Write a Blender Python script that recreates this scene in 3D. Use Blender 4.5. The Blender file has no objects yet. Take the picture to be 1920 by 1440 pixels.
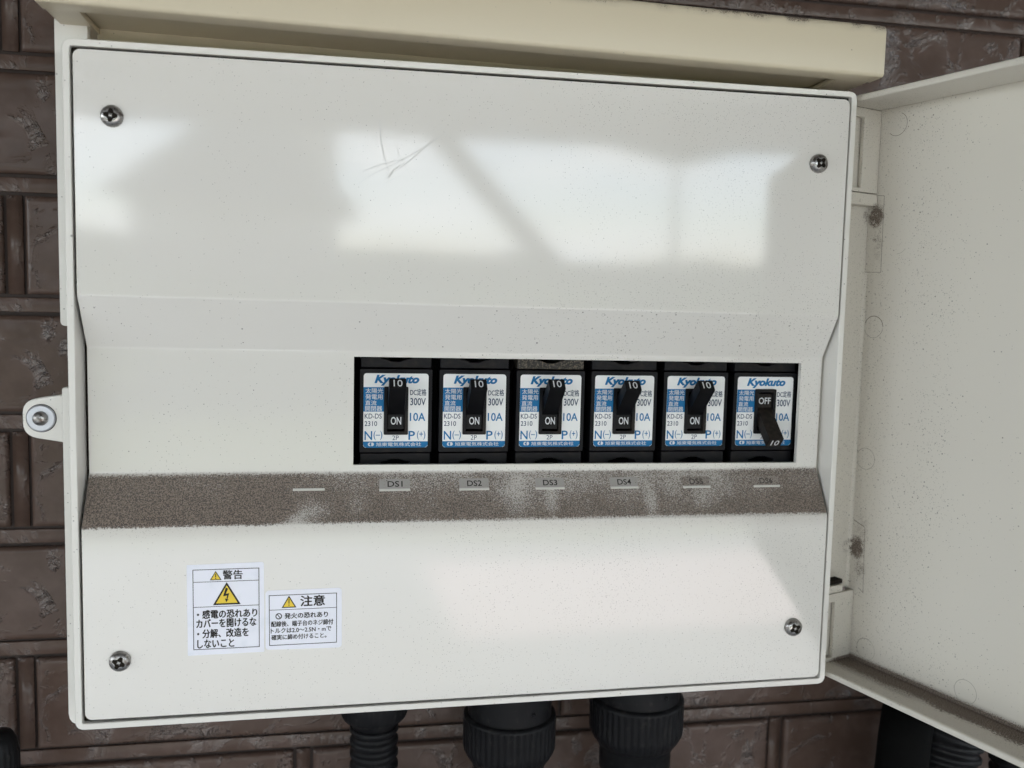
import bpy, bmesh, math, random
from mathutils import Vector, Matrix, noise
from math import sin, cos, pi, radians, sqrt, atan2
random.seed(7)
sc = bpy.context.scene
C = sc.collection

# ------------------------------------------------------------------ camera
PITCH, YAW, ROLL = -0.0878, -0.18458, -0.02379
cam_d = bpy.data.cameras.new("camera"); cam = bpy.data.objects.new("camera", cam_d); C.objects.link(cam)
sc.camera = cam
Mr = Matrix.Rotation(YAW, 3, 'Z') @ Matrix.Rotation(PITCH, 3, 'X') @ Matrix.Rotation(ROLL, 3, 'Y')
right, fwd, up = Mr.col[0], Mr.col[1], Mr.col[2]
CAM = Vector((0.08497, -0.29498, 0.13897))
m = Matrix.Identity(4)
for i in range(3):
    m[i][0], m[i][1], m[i][2], m[i][3] = right[i], up[i], -fwd[i], CAM[i]
cam.matrix_world = m
cam_d.sensor_width = 36.0
cam_d.lens = 1666.98 / 1920 * 36
cam_d.clip_start = 0.01; cam_d.clip_end = 2000
cam_d.dof.use_dof = True; cam_d.dof.focus_distance = 0.305; cam_d.dof.aperture_fstop = 13

# ------------------------------------------------------------------ sky, sun, exposure
SUN_EL, SUN_AZ = radians(74), radians(160)      # compass-like angle measured from +Y towards +X: behind the camera, to the right
w = bpy.data.worlds.new("World"); sc.world = w; w.use_nodes = True
nt = w.node_tree; bg = nt.nodes["Background"]
sky = nt.nodes.new("ShaderNodeTexSky"); sky.sky_type = 'NISHITA'; sky.sun_disc = False
sky.sun_elevation = SUN_EL; sky.sun_rotation = SUN_AZ
sky.dust_density = .8; sky.air_density = 1.0; sky.ozone_density = 1.0
# bright broken cloud over the clear sky
tc = nt.nodes.new("ShaderNodeTexCoord"); cn = nt.nodes.new("ShaderNodeTexNoise"); cn.inputs['Scale'].default_value = 5.0; cn.inputs['Detail'].default_value = 5
mp = nt.nodes.new("ShaderNodeMapping"); mp.inputs['Scale'].default_value = (1, 1, 2.6); nt.links.new(tc.outputs['Generated'], mp.inputs[0]); nt.links.new(mp.outputs[0], cn.inputs['Vector'])
cr = nt.nodes.new("ShaderNodeMapRange"); cr.inputs[1].default_value = .38; cr.inputs[2].default_value = .62; cr.inputs[3].default_value = .15; cr.inputs[4].default_value = 1.0
nt.links.new(cn.outputs['Fac'], cr.inputs[0])
cm = nt.nodes.new("ShaderNodeMix"); cm.data_type = 'RGBA'; nt.links.new(cr.outputs[0], cm.inputs[0]); nt.links.new(sky.outputs[0], cm.inputs[6])
cm.inputs[7].default_value = (7.2, 7.6, 8.0, 1)
nt.links.new(cm.outputs[2], bg.inputs[0]); bg.inputs[1].default_value = 0.15
sun_d = bpy.data.lights.new("sun", 'SUN'); sun_d.energy = 2.0; sun_d.angle = radians(0.5); sun_d.color = (1, .96, .9)
sun = bpy.data.objects.new("sun", sun_d); C.objects.link(sun)
to_sun = Vector((sin(SUN_AZ) * cos(SUN_EL), cos(SUN_AZ) * cos(SUN_EL), sin(SUN_EL)))
sun.rotation_euler = to_sun.to_track_quat('Z', 'Y').to_euler()
sun.location = (0, -4, 6)
vs = sc.view_settings
vs.view_transform = 'Standard'; vs.look = 'None'; vs.gamma = 1; vs.exposure = 2.46
sc.cycles.use_denoising = True
sc.cycles.max_bounces = 8

# ------------------------------------------------------------------ helpers
class NB:
    """small node builder"""
    def __init__(s, mat): s.t = mat.node_tree; s.n = s.t.nodes; s.l = s.t.links
    def new(s, typ, **kw):
        n = s.n.new(typ)
        for k, v in kw.items(): setattr(n, k, v)
        return n
    def put(s, sock, v):
        if isinstance(v, bpy.types.NodeSocket): s.l.new(v, sock)
        else: sock.default_value = v
    def math(s, op, a, b=0.0, c=None, clamp=False):
        n = s.new("ShaderNodeMath", operation=op); n.use_clamp = clamp
        s.put(n.inputs[0], a); s.put(n.inputs[1], b)
        if c is not None: s.put(n.inputs[2], c)
        return n.outputs[0]
    def step(s, v, lo, hi, a=0.0, b=1.0):
        n = s.new("ShaderNodeMapRange", interpolation_type='SMOOTHSTEP')
        s.put(n.inputs[0], v); s.put(n.inputs[1], lo); s.put(n.inputs[2], hi); s.put(n.inputs[3], a); s.put(n.inputs[4], b)
        return n.outputs[0]
    def coord(s):
        return s.new("ShaderNodeTexCoord").outputs['Object']
    def sep(s, v):
        n = s.new("ShaderNodeSeparateXYZ"); s.l.new(v, n.inputs[0]); return n.outputs
    def scale(s, v, sc_, off=(0, 0, 0)):
        n = s.new("ShaderNodeMapping"); s.l.new(v, n.inputs[0])
        n.inputs['Scale'].default_value = sc_ if hasattr(sc_, '__len__') else (sc_,) * 3
        n.inputs['Location'].default_value = off
        return n.outputs[0]
    def noise(s, v, scl, det=3, rough=.5, dist=0.0):
        n = s.new("ShaderNodeTexNoise"); s.l.new(v, n.inputs['Vector'])
        n.inputs['Scale'].default_value = scl; n.inputs['Detail'].default_value = det
        n.inputs['Roughness'].default_value = rough; n.inputs['Distortion'].default_value = dist
        return n.outputs['Fac']
    def voro(s, v, scl):
        n = s.new("ShaderNodeTexVoronoi"); s.l.new(v, n.inputs['Vector']); n.inputs['Scale'].default_value = scl
        return n.outputs['Distance'], n.outputs['Color']
    def blob(s, v, cen, rad):
        n = s.scale(v, tuple(1 / r for r in rad), tuple(-c / r for c, r in zip(cen, rad)))
        l = s.new("ShaderNodeVectorMath", operation='LENGTH'); s.l.new(n, l.inputs[0])
        return s.step(l.outputs['Value'], 0.15, 1.0, 1.0, 0.0)
    def mix(s, f, a, b):
        n = s.new("ShaderNodeMix", data_type='RGBA'); s.put(n.inputs[0], f)
        s.put(n.inputs[6], a if isinstance(a, bpy.types.NodeSocket) else (*a, 1)); s.put(n.inputs[7], b if isinstance(b, bpy.types.NodeSocket) else (*b, 1))
        return n.outputs[2]
    def bump(s, h, dist, strength=1.0, normal=None):
        n = s.new("ShaderNodeBump"); s.put(n.inputs['Height'], h); n.inputs['Distance'].default_value = dist
        n.inputs['Strength'].default_value = strength
        if normal is not None: s.l.new(normal, n.inputs['Normal'])
        return n.outputs[0]

def mat(name, base, rough=.5, metal=0.0, spec=.5, coat=0.0):
    M_ = bpy.data.materials.new(name); M_.use_nodes = True
    p = M_.node_tree.nodes["Principled BSDF"]
    p.inputs['Base Color'].default_value = (*base, 1); p.inputs['Roughness'].default_value = rough
    p.inputs['Metallic'].default_value = metal; p.inputs['Specular IOR Level'].default_value = spec
    p.inputs['Coat Weight'].default_value = coat
    return M_, NB(M_), p

DUST = (.105, .082, .066)
def dusty_plastic(name, base, rough, density_fn=None, dots=.06, dot_fn=None, spec=.5, grain=2800., warp=0.0, dust=DUST, dot_scale=520.):
    """plastic with settled dust (grains) and scattered dark specks"""
    M_, b, p = mat(name, base, rough, spec=spec)
    v = b.coord()
    tint = b.noise(v, 14, 3)
    col = b.mix(b.math('MULTIPLY', tint, .5), base, tuple(c * k for c, k in zip(base, (.95, .93, .88))))
    # sparse specks, two sizes
    fac = None
    for scl, thr, rad in ((dot_scale, dots, .23), (dot_scale * 2.3, dots * 1.6, .30)):
        d, c = b.voro(v, scl)
        s_ = b.sep(c)
        t = b.math('SUBTRACT', 1.0, thr) if dot_fn is None else b.math('SUBTRACT', 1.0, b.math('MULTIPLY', dot_fn(b, v), thr))
        on = b.math('GREATER_THAN', s_[0], t)
        rr = b.math('MULTIPLY', s_[1], rad)
        dot = b.math('MULTIPLY', on, b.step(d, b.math('MULTIPLY', rr, .5), b.math('ADD', rr, .05), 1.0, 0.0))
        dot = b.math('MULTIPLY', dot, b.math('MULTIPLY_ADD', s_[2], .6, .25))
        fac = dot if fac is None else b.math('MAXIMUM', fac, dot)
    r_out = rough
    h = None
    if density_fn is not None:
        dens = density_fn(b, v)
        g = b.noise(v, grain, 2, .6)
        thr = b.math('MULTIPLY_ADD', dens, -.42, .78)
        gr = b.step(g, thr, b.math('ADD', thr, .12))
        g2 = b.noise(v, grain * .95, 2, .6)
        film = b.math('MINIMUM', b.math('MULTIPLY', dens, .60), 1.0)                       # continuous film of fine dust below the grains
        dcol = b.mix(b.step(g2, .42, .60), tuple(c * .5 for c in dust), tuple(min(1, c * 2.5) for c in dust))
        col = b.mix(b.math('MULTIPLY', film, .9), col, b.mix(b.step(dens, .95, 1.3), tuple(c * 2.1 for c in dust), tuple(c * .9 for c in dust)))
        col = b.mix(b.math('MULTIPLY', gr, .88), col, dcol)
        r_out = b.math('MULTIPLY_ADD', b.math('MAXIMUM', film, gr), .8, rough, clamp=True)
        h = gr
    col = b.mix(fac, col, tuple(c * .55 for c in dust))
    b.put(p.inputs['Base Color'], col)
    rv = b.math('MULTIPLY_ADD', b.noise(v, 60, 4, .6), .04, b.math('SUBTRACT', r_out, .012))
    b.put(p.inputs['Roughness'], rv)
    nrm = None
    if warp: nrm = b.bump(b.noise(v, 9, 1, .4), warp)
    nrm = b.bump(b.noise(v, 700, 2), .000004, 1.0, nrm)
    if h is not None: nrm = b.bump(h, .00012, .8, nrm)
    b.l.new(nrm, p.inputs['Normal'])
    return M_

def tag(o, label=None, cat=None, group=None, kind=None):
    if label: o['label'] = label
    if cat: o['category'] = cat
    if group: o['group'] = group
    if kind: o['kind'] = kind
    return o
def empty(name, loc=(0, 0, 0), parent=None, rot=0):
    o = bpy.data.objects.new(name, None); C.objects.link(o); o.location = loc; o.rotation_euler = (0, 0, rot)
    o.empty_display_size = .01; o.parent = parent
    return o
def obj(name, bm, material, parent=None, smooth=False, bevel=0, seg=2, loc=None, ang=30):
    bmesh.ops.recalc_face_normals(bm, faces=bm.faces)
    me = bpy.data.meshes.new(name); bm.to_mesh(me); bm.free()
    o = bpy.data.objects.new(name, me); C.objects.link(o); o.parent = parent
    for m_ in (material if isinstance(material, (list, tuple)) else [material]): me.materials.append(m_)
    if smooth:
        for f in me.polygons: f.use_smooth = True
    if bevel:
        md = o.modifiers.new("bevel", 'BEVEL'); md.width = bevel; md.segments = seg; md.limit_method = 'ANGLE'; md.angle_limit = radians(ang)
        for f in me.polygons: f.use_smooth = True
        md.harden_normals = True
    if loc: o.location = loc
    return o
def bx(bm, x0, x1, y0, y1, z0, z1):
    v = [bm.verts.new(p) for p in ((x0,y0,z0),(x1,y0,z0),(x1,y1,z0),(x0,y1,z0),(x0,y0,z1),(x1,y0,z1),(x1,y1,z1),(x0,y1,z1))]
    for f in ((0,1,2,3),(4,5,6,7),(0,1,5,4),(1,2,6,5),(2,3,7,6),(3,0,4,7)): bm.faces.new([v[i] for i in f])
    return v
def box_bm(*a):
    bm = bmesh.new(); bx(bm, *a); return bm
def prism_y(bm, poly, y0, y1):
    """closed prism of an xz polygon between two y"""
    a = [bm.verts.new((x, y0, z)) for x, z in poly]; b_ = [bm.verts.new((x, y1, z)) for x, z in poly]
    n = len(poly); bm.faces.new(a); bm.faces.new(b_)
    for i in range(n): bm.faces.new([a[i], a[(i+1) % n], b_[(i+1) % n], b_[i]])
def ring_y(bm, outer, inner, y0, y1):
    """frame between two polygons with the same number of points"""
    rows = [[bm.verts.new((x, y, z)) for x, z in p] for p, y in ((outer, y0), (inner, y0), (inner, y1), (outer, y1))]
    n = len(outer)
    for k in range(4):
        a, b_ = rows[k], rows[(k+1) % 4]
        for i in range(n): bm.faces.new([a[i], a[(i+1) % n], b_[(i+1) % n], b_[i]])
def rrect(quad, r, seg=5):
    """rounded polygon of 4 corners (TL,TR,BR,BL)"""
    out = []
    rs = r if hasattr(r, '__len__') else (r,) * 4
    for i in range(4):
        p = Vector(quad[i]); a = (Vector(quad[i-1]) - p).normalized(); b_ = (Vector(quad[(i+1) % 4]) - p).normalized()
        rr = rs[i]
        if rr <= 0: out.append(tuple(p)); continue
        for k in range(seg + 1):
            t = k / seg
            # quadratic blend close to an arc
            s0 = p + a * rr; s1 = p + b_ * rr
            q = s0 * (1-t)**2 + p * 2 * t * (1-t) * .94 + s1 * t**2 + p * 0
            q += (s0 + s1) * .5 * (2 * t * (1-t) * .06)
            out.append(tuple(q))
    return out
def lathe(bm, prof, cen, axis='Z', n=48, flute=0, fl_d=0.0, fl_rng=None):
    """prof: list of (r, h); axis Z (down) or Y"""
    rows = []
    for k, (r, h) in enumerate(prof):
        row = []
        for i in range(n):
            a = 2 * pi * i / n
            rr = r
            if flute and fl_rng[0] <= k <= fl_rng[1]: rr = r - fl_d * (0.5 + 0.5 * cos(a * flute))**3
            x, y = rr * cos(a), rr * sin(a)
            p = (cen[0]+x, cen[1]+y, cen[2]+h) if axis == 'Z' else (cen[0]+x, cen[1]+h, cen[2]+y)
            row.append(bm.verts.new(p))
        rows.append(row)
    for k in range(len(rows)-1):
        for i in range(n): bm.faces.new([rows[k][i], rows[k][(i+1)%n], rows[k+1][(i+1)%n], rows[k+1][i]])
    bm.faces.new(rows[0]); bm.faces.new(rows[-1])
def tube(bm, pts, rad, n=24, rfun=None):
    rows = []
    L = 0
    for i, p in enumerate(pts):
        p = Vector(p); q = Vector(pts[min(i+1, len(pts)-1)]); o = Vector(pts[max(i-1, 0)])
        if i: L += (p - Vector(pts[i-1])).length
        t = (q - o).normalized(); a = t.cross(Vector((0, 1, .01))).normalized(); b_ = t.cross(a)
        r = rad if rfun is None else rfun(L)
        rows.append([bm.verts.new(p + a * r * cos(2*pi*k/n) + b_ * r * sin(2*pi*k/n)) for k in range(n)])
    for k in range(len(rows)-1):
        for i in range(n): bm.faces.new([rows[k][i], rows[k][(i+1)%n], rows[k+1][(i+1)%n], rows[k+1][i]])
    bm.faces.new(rows[0]); bm.faces.new(rows[-1])

# ---- flat print -------------------------------------------------------------
_tc = {}
def glyphs(s, bold=0.0, shear=0.0):
    k = (s, bold, shear)
    if k in _tc: return _tc[k]
    cu = bpy.data.curves.new("t", 'FONT'); cu.body = s; cu.offset = bold; cu.shear = shear; cu.resolution_u = 3
    cu.fill_mode = 'FRONT'
    o = bpy.data.objects.new("t", cu); C.objects.link(o)
    bpy.context.view_layer.update()
    dg = bpy.context.evaluated_depsgraph_get()
    me = bpy.data.meshes.new_from_object(o.evaluated_get(dg))
    V = [tuple(v.co) for v in me.vertices]; F = [tuple(f.vertices) for f in me.polygons]
    bpy.data.objects.remove(o); bpy.data.curves.remove(cu); bpy.data.meshes.remove(me)
    _tc[k] = (V, F); return V, F
class Print:
    """collects flat shapes in a unit frame (u right 0..1, v down 0..1) of a label of size w x h"""
    def __init__(s, w, h): s.w, s.h = w, h; s.bm = bmesh.new()
    def P(s, u, v, e=0): return s.bm.verts.new((u * s.w, -e, -v * s.h))
    def text(s, t, u0, u1, v0, v1, bold=0.0, shear=0.0):
        if bold >= .01 and any(ord(c) > 0x2000 for c in t):
            du = (v1 - v0) * s.h / s.w * bold * 1.1; k = len(s.bm.verts)
            for a, b_ in ((-1, 0), (1, 0), (0, -1), (0, 1)):
                e0 = len(s.bm.verts)
                s.text(t, u0 + a*du, u1 + a*du, v0 + b_*du*s.w/s.h*.7, v1 + b_*du*s.w/s.h*.7)
                s.bm.verts.ensure_lookup_table()
                for vv in s.bm.verts[e0:]: vv.co.y -= .000004 * (a + 2*b_ + 3)
            return
        V, F = glyphs(t, bold, shear)
        if not V: return
        xs = [p[0] for p in V]; ys = [p[1] for p in V]
        a, b_, c, d = min(xs), max(xs), min(ys), max(ys)
        vs_ = [s.P(u0 + (x-a)/(b_-a)*(u1-u0), v1 + (y-c)/(d-c)*(v0-v1)) for x, y, _ in V]
        for f in F:
            try: s.bm.faces.new([vs_[i] for i in f])
            except ValueError: pass
    def poly(s, pts, e=0):
        s.bm.faces.new([s.P(u, v, e) for u, v in pts])
    def rect(s, u0, u1, v0, v1, e=0): s.poly([(u0,v0),(u1,v0),(u1,v1),(u0,v1)], e)
    def frame(s, u0, u1, v0, v1, t):
        tv = t * s.w / s.h
        s.rect(u0, u1, v0, v0+tv); s.rect(u0, u1, v1-tv, v1); s.rect(u0, u0+t, v0+tv, v1-tv); s.rect(u1-t, u1, v0+tv, v1-tv)
    def ring(s, u, v, r, t, n=24):
        a = [s.P(u+r*cos(2*pi*i/n), v+r*sin(2*pi*i/n)*s.w/s.h) for i in range(n)]
        b_ = [s.P(u+(r-t)*cos(2*pi*i/n), v+(r-t)*sin(2*pi*i/n)*s.w/s.h) for i in range(n)]
        for i in range(n): s.bm.faces.new([a[i], a[(i+1)%n], b_[(i+1)%n], b_[i]])
    def done(s, name, material, parent, M=None, off=0.00004):
        if M is None: M = Matrix.Identity(4)
        bmesh.ops.transform(s.bm, matrix=M @ Matrix.Translation((0, -off, 0)), verts=s.bm.verts)
        return obj(name, s.bm, material, parent)

# ------------------------------------------------------------------ materials
OFFW = (.755, .74, .712)
l1z, l2z, u1z, u2z = .0813, .0657, .1386, .1225
def cover_density(b, v):
    s = b.sep(v); z = s[2]
    edge = b.math('MULTIPLY_ADD', b.noise(v, 1500, 3, .7), .0028, -.0014)
    zz = b.math('ADD', z, edge)
    # the ledge between the two bends, dust thickest to the left and along its lower edge
    on = b.math('MULTIPLY', b.step(zz, .0648, .0670), b.step(zz, .0800, .0824, 1.0, 0.0))
    heavy = b.math('ADD', b.step(s[0], .015, .14, 1.3, .92), b.step(s[0], .20, .255, 0., .18))
    low = b.step(z, .066, .080, .22, -.10)
    wide = b.math('MULTIPLY_ADD', b.noise(v, 48, 5, .65), .9, -.45)
    d = b.math('ADD', b.math('ADD', heavy, low), wide)
    for cen, rad, k in (((.074,-.0,.069), (.010,.03,.006), .50), ((.068,0,.066),(.006,.03,.004),.5), ((.088,0,.071), (.007,.03,.005), .22), ((.142,0,.074), (.010,.03,.012), .3), ((.156,0,.071), (.004,.03,.010), .25),
                        ((.192,0,.070), (.004,.03,.008), .25), ((.212,0,.071), (.008,.03,.006), .15)):
        d = b.math('SUBTRACT', d, b.math('MULTIPLY', b.blob(v, cen, rad), k))
    d = b.math('MULTIPLY', b.math('MAXIMUM', d, .18), on)
    # fine fall-out just below the ledge, and a little along the rim at the right
    below = b.math('MULTIPLY', b.step(z, .0585, .0660, 0.0, .42), b.step(z, .0655, .0662, 1.0, 0.0))
    return b.math('MAXIMUM', d, b.math('MAXIMUM', below, .07))
def cover_dots(b, v):
    s = b.sep(v)
    x = b.step(s[0], .08, .25, .45, 3.4)
    z = b.step(s[2], .05, .12, 1.25, .7)
    n = b.step(b.noise(v, 26, 3), .42, .62, .35, 1.7)
    return b.math('MULTIPLY', b.math('MULTIPLY', x, z), n)
M_cover = dusty_plastic("cover_plastic", OFFW, .035, cover_density, .22, cover_dots, warp=.00035, spec=.64, dot_scale=640.)
M_body = dusty_plastic("enclosure_plastic", (.76, .745, .71), .30, None, .05, None)
def door_density(b, v):
    s = b.sep(v); x, y, z = s[0], s[1], s[2]
    # door frame: x from hinge, -y into the tray, z up. The lower lip holds dust, the inside face near the hinge is speckled
    wob = b.math('ADD', b.math('MULTIPLY_ADD', b.noise(v, 60, 3, .6), .006, -.003), b.math('MULTIPLY_ADD', b.noise(v, 1500, 2, .6), .010, -.005))
    yy = b.math('ADD', y, wob)
    floor = b.math('MULTIPLY', b.step(z, .0006, .0022, 1.0, 0.0), b.math('MAXIMUM', b.step(yy, -.0110, -.0060, .45, 1.5), b.math('MULTIPLY', b.step(x, .03, .055, .75, 0.0), b.step(y, -.018, -.010))))
    floor = b.math('MULTIPLY', floor, b.step(y, -.0189, -.0180, 0., 1.))
    face = b.math('MULTIPLY', b.step(x, .0, .045, .34, .02), b.step(z, .19, .21, 1.0, 1.3))
    corner = b.math('MULTIPLY', b.step(x, .0, .0035, .42, 0.0), b.step(y, -.004, -.001))
    foot = b.math('MULTIPLY', b.step(z, .001, .0035, .9, 0.0), b.step(y, -.0020, -.0008))
    d = b.math('MAXIMUM', b.math('MAXIMUM', floor, face), b.math('MAXIMUM', corner, foot))
    for cen, rad, k in (((.000,-.001,.1712), (.0060,.006,.0075), 1.5), ((.0015,-.001,.161), (.0055,.006,.016), .62), ((-.0036,-.0118,.1705), (.004,.0028,.0034), 1.15), ((.000,-.001,.1625),(.0024,.003,.0018),.95), ((.003,-.001,.168),(.006,.006,.012),.35),
                        ((.000,-.001,.044), (.0060,.008,.0080), 1.4), ((.002,-.001,.051), (.0065,.008,.018), .62), ((.002,-.001,.036), (.006,.006,.008), .75), ((.0,-.016,.010), (.004,.003,.010), .6)):
        d = b.math('MAXIMUM', d, b.math('MULTIPLY', b.math('MULTIPLY', b.blob(v, cen, rad), k), b.step(b.noise(v, 520, 3, .6), .25, .55, .35, 1.0)))
    return d
def door_dots(b, v):
    s = b.sep(v)
    a = b.step(s[0], .0, .05, 8.0, .25)
    c = b.step(s[2], .0, .16, 1.5, .8)
    return b.math('MULTIPLY', b.math('MULTIPLY', a, c), b.step(b.noise(v, 40, 3), .4, .62, .3, 1.8))
M_door = dusty_plastic("door_plastic", (.71, .68, .615), .42, door_density, .15, door_dots, dot_scale=800.)
def cap_density(b, v):
    s = b.sep(v)
    # grime line along the upper edge of the hood, heavier to the right
    t = b.math('SUBTRACT', s[2], b.math('MULTIPLY_ADD', s[0], -.0114, .2411))
    e = b.math('MULTIPLY', b.step(t, -.0040, -.0002, 0.0, 1.05), b.step(s[0], .08, .17))
    e = b.math('MULTIPLY', e, b.step(b.noise(v, 120, 3), .38, .6, .35, 1.0))
    und_shade = b.math('MULTIPLY', b.step(s[1], -.002, .004), b.step(s[2], .226, .2265, .25, 0.0))  # shade under the hood, put into the colour through the dust mask
    return b.math('MAXIMUM', e, b.math('MULTIPLY', und_shade, b.noise(v, 40, 4)))
M_cap = dusty_plastic("hood_paint", (.62, .55, .415), .32, cap_density, .012, None)
M_black, b_, p_ = mat("breaker_plastic", (.012, .012, .014), .5, spec=.16)
v_ = b_.coord(); n_ = b_.noise(v_, 90, 4, .6)
b_.put(p_.inputs['Base Color'], b_.mix(b_.step(n_, .5, .75, 0, .55), (.006, .006, .008), (.04, .031, .023)))
b_.l.new(b_.bump(b_.noise(v_, 2500, 2), .00002), p_.inputs['Normal'])
M_black_d, b_, p_ = mat("dusty_breaker_plastic", (.03, .026, .022), .6, spec=.4)
v_ = b_.coord(); b_.put(p_.inputs['Base Color'], b_.mix(b_.step(b_.noise(v_, 1500, 3), .48, .66), (.022, .019, .016), (.13, .105, .075)))
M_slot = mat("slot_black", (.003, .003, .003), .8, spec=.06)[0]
M_toggle = mat("toggle_plastic", (.004, .004, .005), .42, spec=.16)[0]
M_tog_d, b_, p_ = mat("worn_toggle_plastic", (.045, .034, .026), .5, spec=.2)
v_ = b_.coord(); b_.put(p_.inputs['Base Color'], b_.mix(b_.step(b_.noise(v_, 700, 4), .4, .7), (.009, .007, .006), (.020, .015, .012)))
M_label = mat("label_foil", (.80, .81, .81), .3, spec=.5)[0]
M_blue = mat("print_blue", (.010, .155, .37), .5, spec=.2)[0]
M_navy = mat("print_navy", (.02, .05, .11), .5, spec=.2)[0]
M_white = mat("print_white", (.66, .68, .70), .5, spec=.3)[0]
M_ink = mat("print_black", (.018, .016, .015), .55, spec=.25)[0]
M_yel = mat("print_yellow", (.80, .58, .035), .4)[0]
M_stick, b_, p_ = mat("sticker_film", (.74, .745, .80), .32, spec=.5)
v_ = b_.coord(); b_.put(p_.inputs['Base Color'], b_.mix(b_.step(b_.noise(v_, 160, 4, .65), .5, .75, 0, .5), (.83, .84, .93), (.70, .74, .82)))
d_, c_ = b_.voro(v_, 420)
M_steel, b_, p_ = mat("screw_steel", (.36, .35, .34), .28, metal=1.0)
v_ = b_.coord(); b_.put(p_.inputs['Roughness'], b_.step(b_.noise(v_, 700, 4), .3, .7, .2, .5)); b_.put(p_.inputs['Base Color'], b_.mix(b_.step(b_.noise(v_, 500, 3), .5, .7), (.36,.35,.34), (.12,.10,.09)))
M_zinc = mat("washer_zinc", (.52, .53, .58), .38, metal=.7)[0]
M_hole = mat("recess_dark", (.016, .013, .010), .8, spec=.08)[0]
M_line = mat("dark_crease", (.16, .135, .105), .7)[0]  # dark line colour for the insert outlines and pin rings
M_line2 = mat("faint_crease", (.36, .335, .28), .6)[0]
M_blackp, b_, p_ = mat("gland_plastic", (.014, .016, .021), .42, spec=.14)
v_ = b_.coord(); b_.put(p_.inputs['Roughness'], b_.step(b_.noise(v_, 120, 4), .3, .7, .32, .6))
b_.put(p_.inputs['Base Color'], b_.mix(b_.step(b_.noise(v_, 300, 4, .7), .55, .72, 0, .6), (.007, .007, .008), (.03, .028, .026)))
M_strip = dusty_plastic("name_strip", (.42, .41, .40), .5, lambda b, v: b.math('MULTIPLY_ADD', b.noise(v, 400, 2), .3, .20), .02, None)
M_stripd = dusty_plastic("name_strip_dusty", (.40, .38, .36), .5, lambda b, v: b.math('MULTIPLY_ADD', b.noise(v, 300, 2), .3, .60), .02, None)
M_ridge = mat("ridge_plastic", (.66, .65, .61), .35)[0]

# glossy brown siding paint, skin crumpled in patches
def siding(name, amp, fine):
    M_, b_, p_ = mat(name, (.075, .055, .048), .22, spec=.6)
    v_ = b_.coord()
    where = b_.step(b_.noise(v_, 60, 4, .65, .9), .49, .63)
    b_.put(p_.inputs['Base Color'], b_.mix(b_.step(b_.noise(v_, 60, 4, .6), .35, .7), (.076, .049, .038), (.100, .067, .055)))
    b_.put(p_.inputs['Roughness'], b_.step(b_.noise(v_, 300, 3, .6), .3, .7, .16, .28))
    def crease(scale, width, seed):
        n = b_.noise(b_.scale(v_, (1, 1, 1.5), (seed, 0, 0)), scale, 3, .55, 1.2)
        return b_.step(b_.math('ABSOLUTE', b_.math('SUBTRACT', n, .5)), 0.0, width, 1.0, 0.0)
    b_.put(p_.inputs['Specular IOR Level'], b_.math('MULTIPLY_ADD', where, .66, .24))
    b_.put(p_.inputs['Roughness'], b_.math('MULTIPLY_ADD', where, -.12, .27))
    c1 = b_.math('MULTIPLY', crease(85, .022, 0), where)
    c2 = b_.math('MULTIPLY', crease(230, .05, 3), where)
    pock = b_.math('MULTIPLY', b_.noise(v_, 900, 3, .7), b_.math('MULTIPLY_ADD', where, .9, .06))
    nn = b_.bump(b_.noise(v_, 35, 2, .5), .0005, 1.0)
    nn = b_.bump(c1, amp * .45, 1.0, nn)
    nn = b_.bump(c2, amp * .16, 1.0, nn)
    nn = b_.bump(pock, fine, 1.0, nn)
    b_.l.new(nn, p_.inputs['Normal'])
    return M_
M_wall = siding("siding_brown_rough", .0015, .00038)
M_band = siding("siding_brown_smooth", .0005, .0004)
M_joint = mat("siding_joint", (.040, .027, .023), .6, spec=.3)[0]

# ------------------------------------------------------------------ brick-pattern wall
WY = .0800                                   # deepest plane of the joints
K = (WY + .29498) / (.07 + .29498)
def kx(x): return CAM.x + (x - CAM.x) * K
def kz(z): return CAM.z + (z - CAM.z) * K
PZ, Z0 = .0444 * K, kz(-.0426)
PX, X0 = .211 * K, kx(.0684)
HJ = .0041 * K                               # half joint
wall = obj("brick_wall", box_bm(-3.2, 3.4, WY, WY + .02, -1.2, 1.35), M_joint)
tag(wall, "house wall clad in glossy dark brown brick-pattern siding behind the box", "wall")
def brick_mesh(seed, wd, ht):
    bm = bmesh.new()
    nx, nz = 150, 32
    g = {}
    for i in range(nx + 1):
        for j in range(nz + 1):
            x, z = wd * i / nx, ht * j / nz
            e = min(x, wd - x, z, ht - z)
            f = min(1, e / .0016)
            q = Vector((x * 42 + seed * 9.1, z * 60, seed * 3.7))
            h = noise.noise(q) * .5 + abs(noise.noise(q * 2.1 + Vector((5, 1, 2)))) * .7 - abs(noise.noise(q * 3.9)) * .35
            h2 = noise.noise(q * 9) * .12
            # the rough field is lower at random shelves
            shelf = 1 if noise.noise(Vector((x * 30 + seed, z * 22 + 40, 0))) > .12 else 0
            y = -.0030 - f * (.0003 * h + .00008 * h2 + .0001 * shelf) + (1 - min(1, e / .0005)) * .0006
            g[i, j] = bm.verts.new((x, y, z))
    for i in range(nx):
        for j in range(nz): bm.faces.new([g[i, j], g[i+1, j], g[i+1, j+1], g[i, j+1]])
    border = [g[i, 0] for i in range(nx+1)] + [g[nx, j] for j in range(1, nz+1)] + [g[i, nz] for i in range(nx-1, -1, -1)] + [g[0, j] for j in range(nz-1, 0, -1)]
    back = [bm.verts.new((v.co.x, -.0002, v.co.z)) for v in border]
    n = len(border)
    for i in range(n): bm.faces.new([border[i], border[(i+1) % n], back[(i+1) % n], back[i]])
    return bm
bw, bh = PX - 2 * HJ, PZ - 2 * HJ
protos = []
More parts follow.
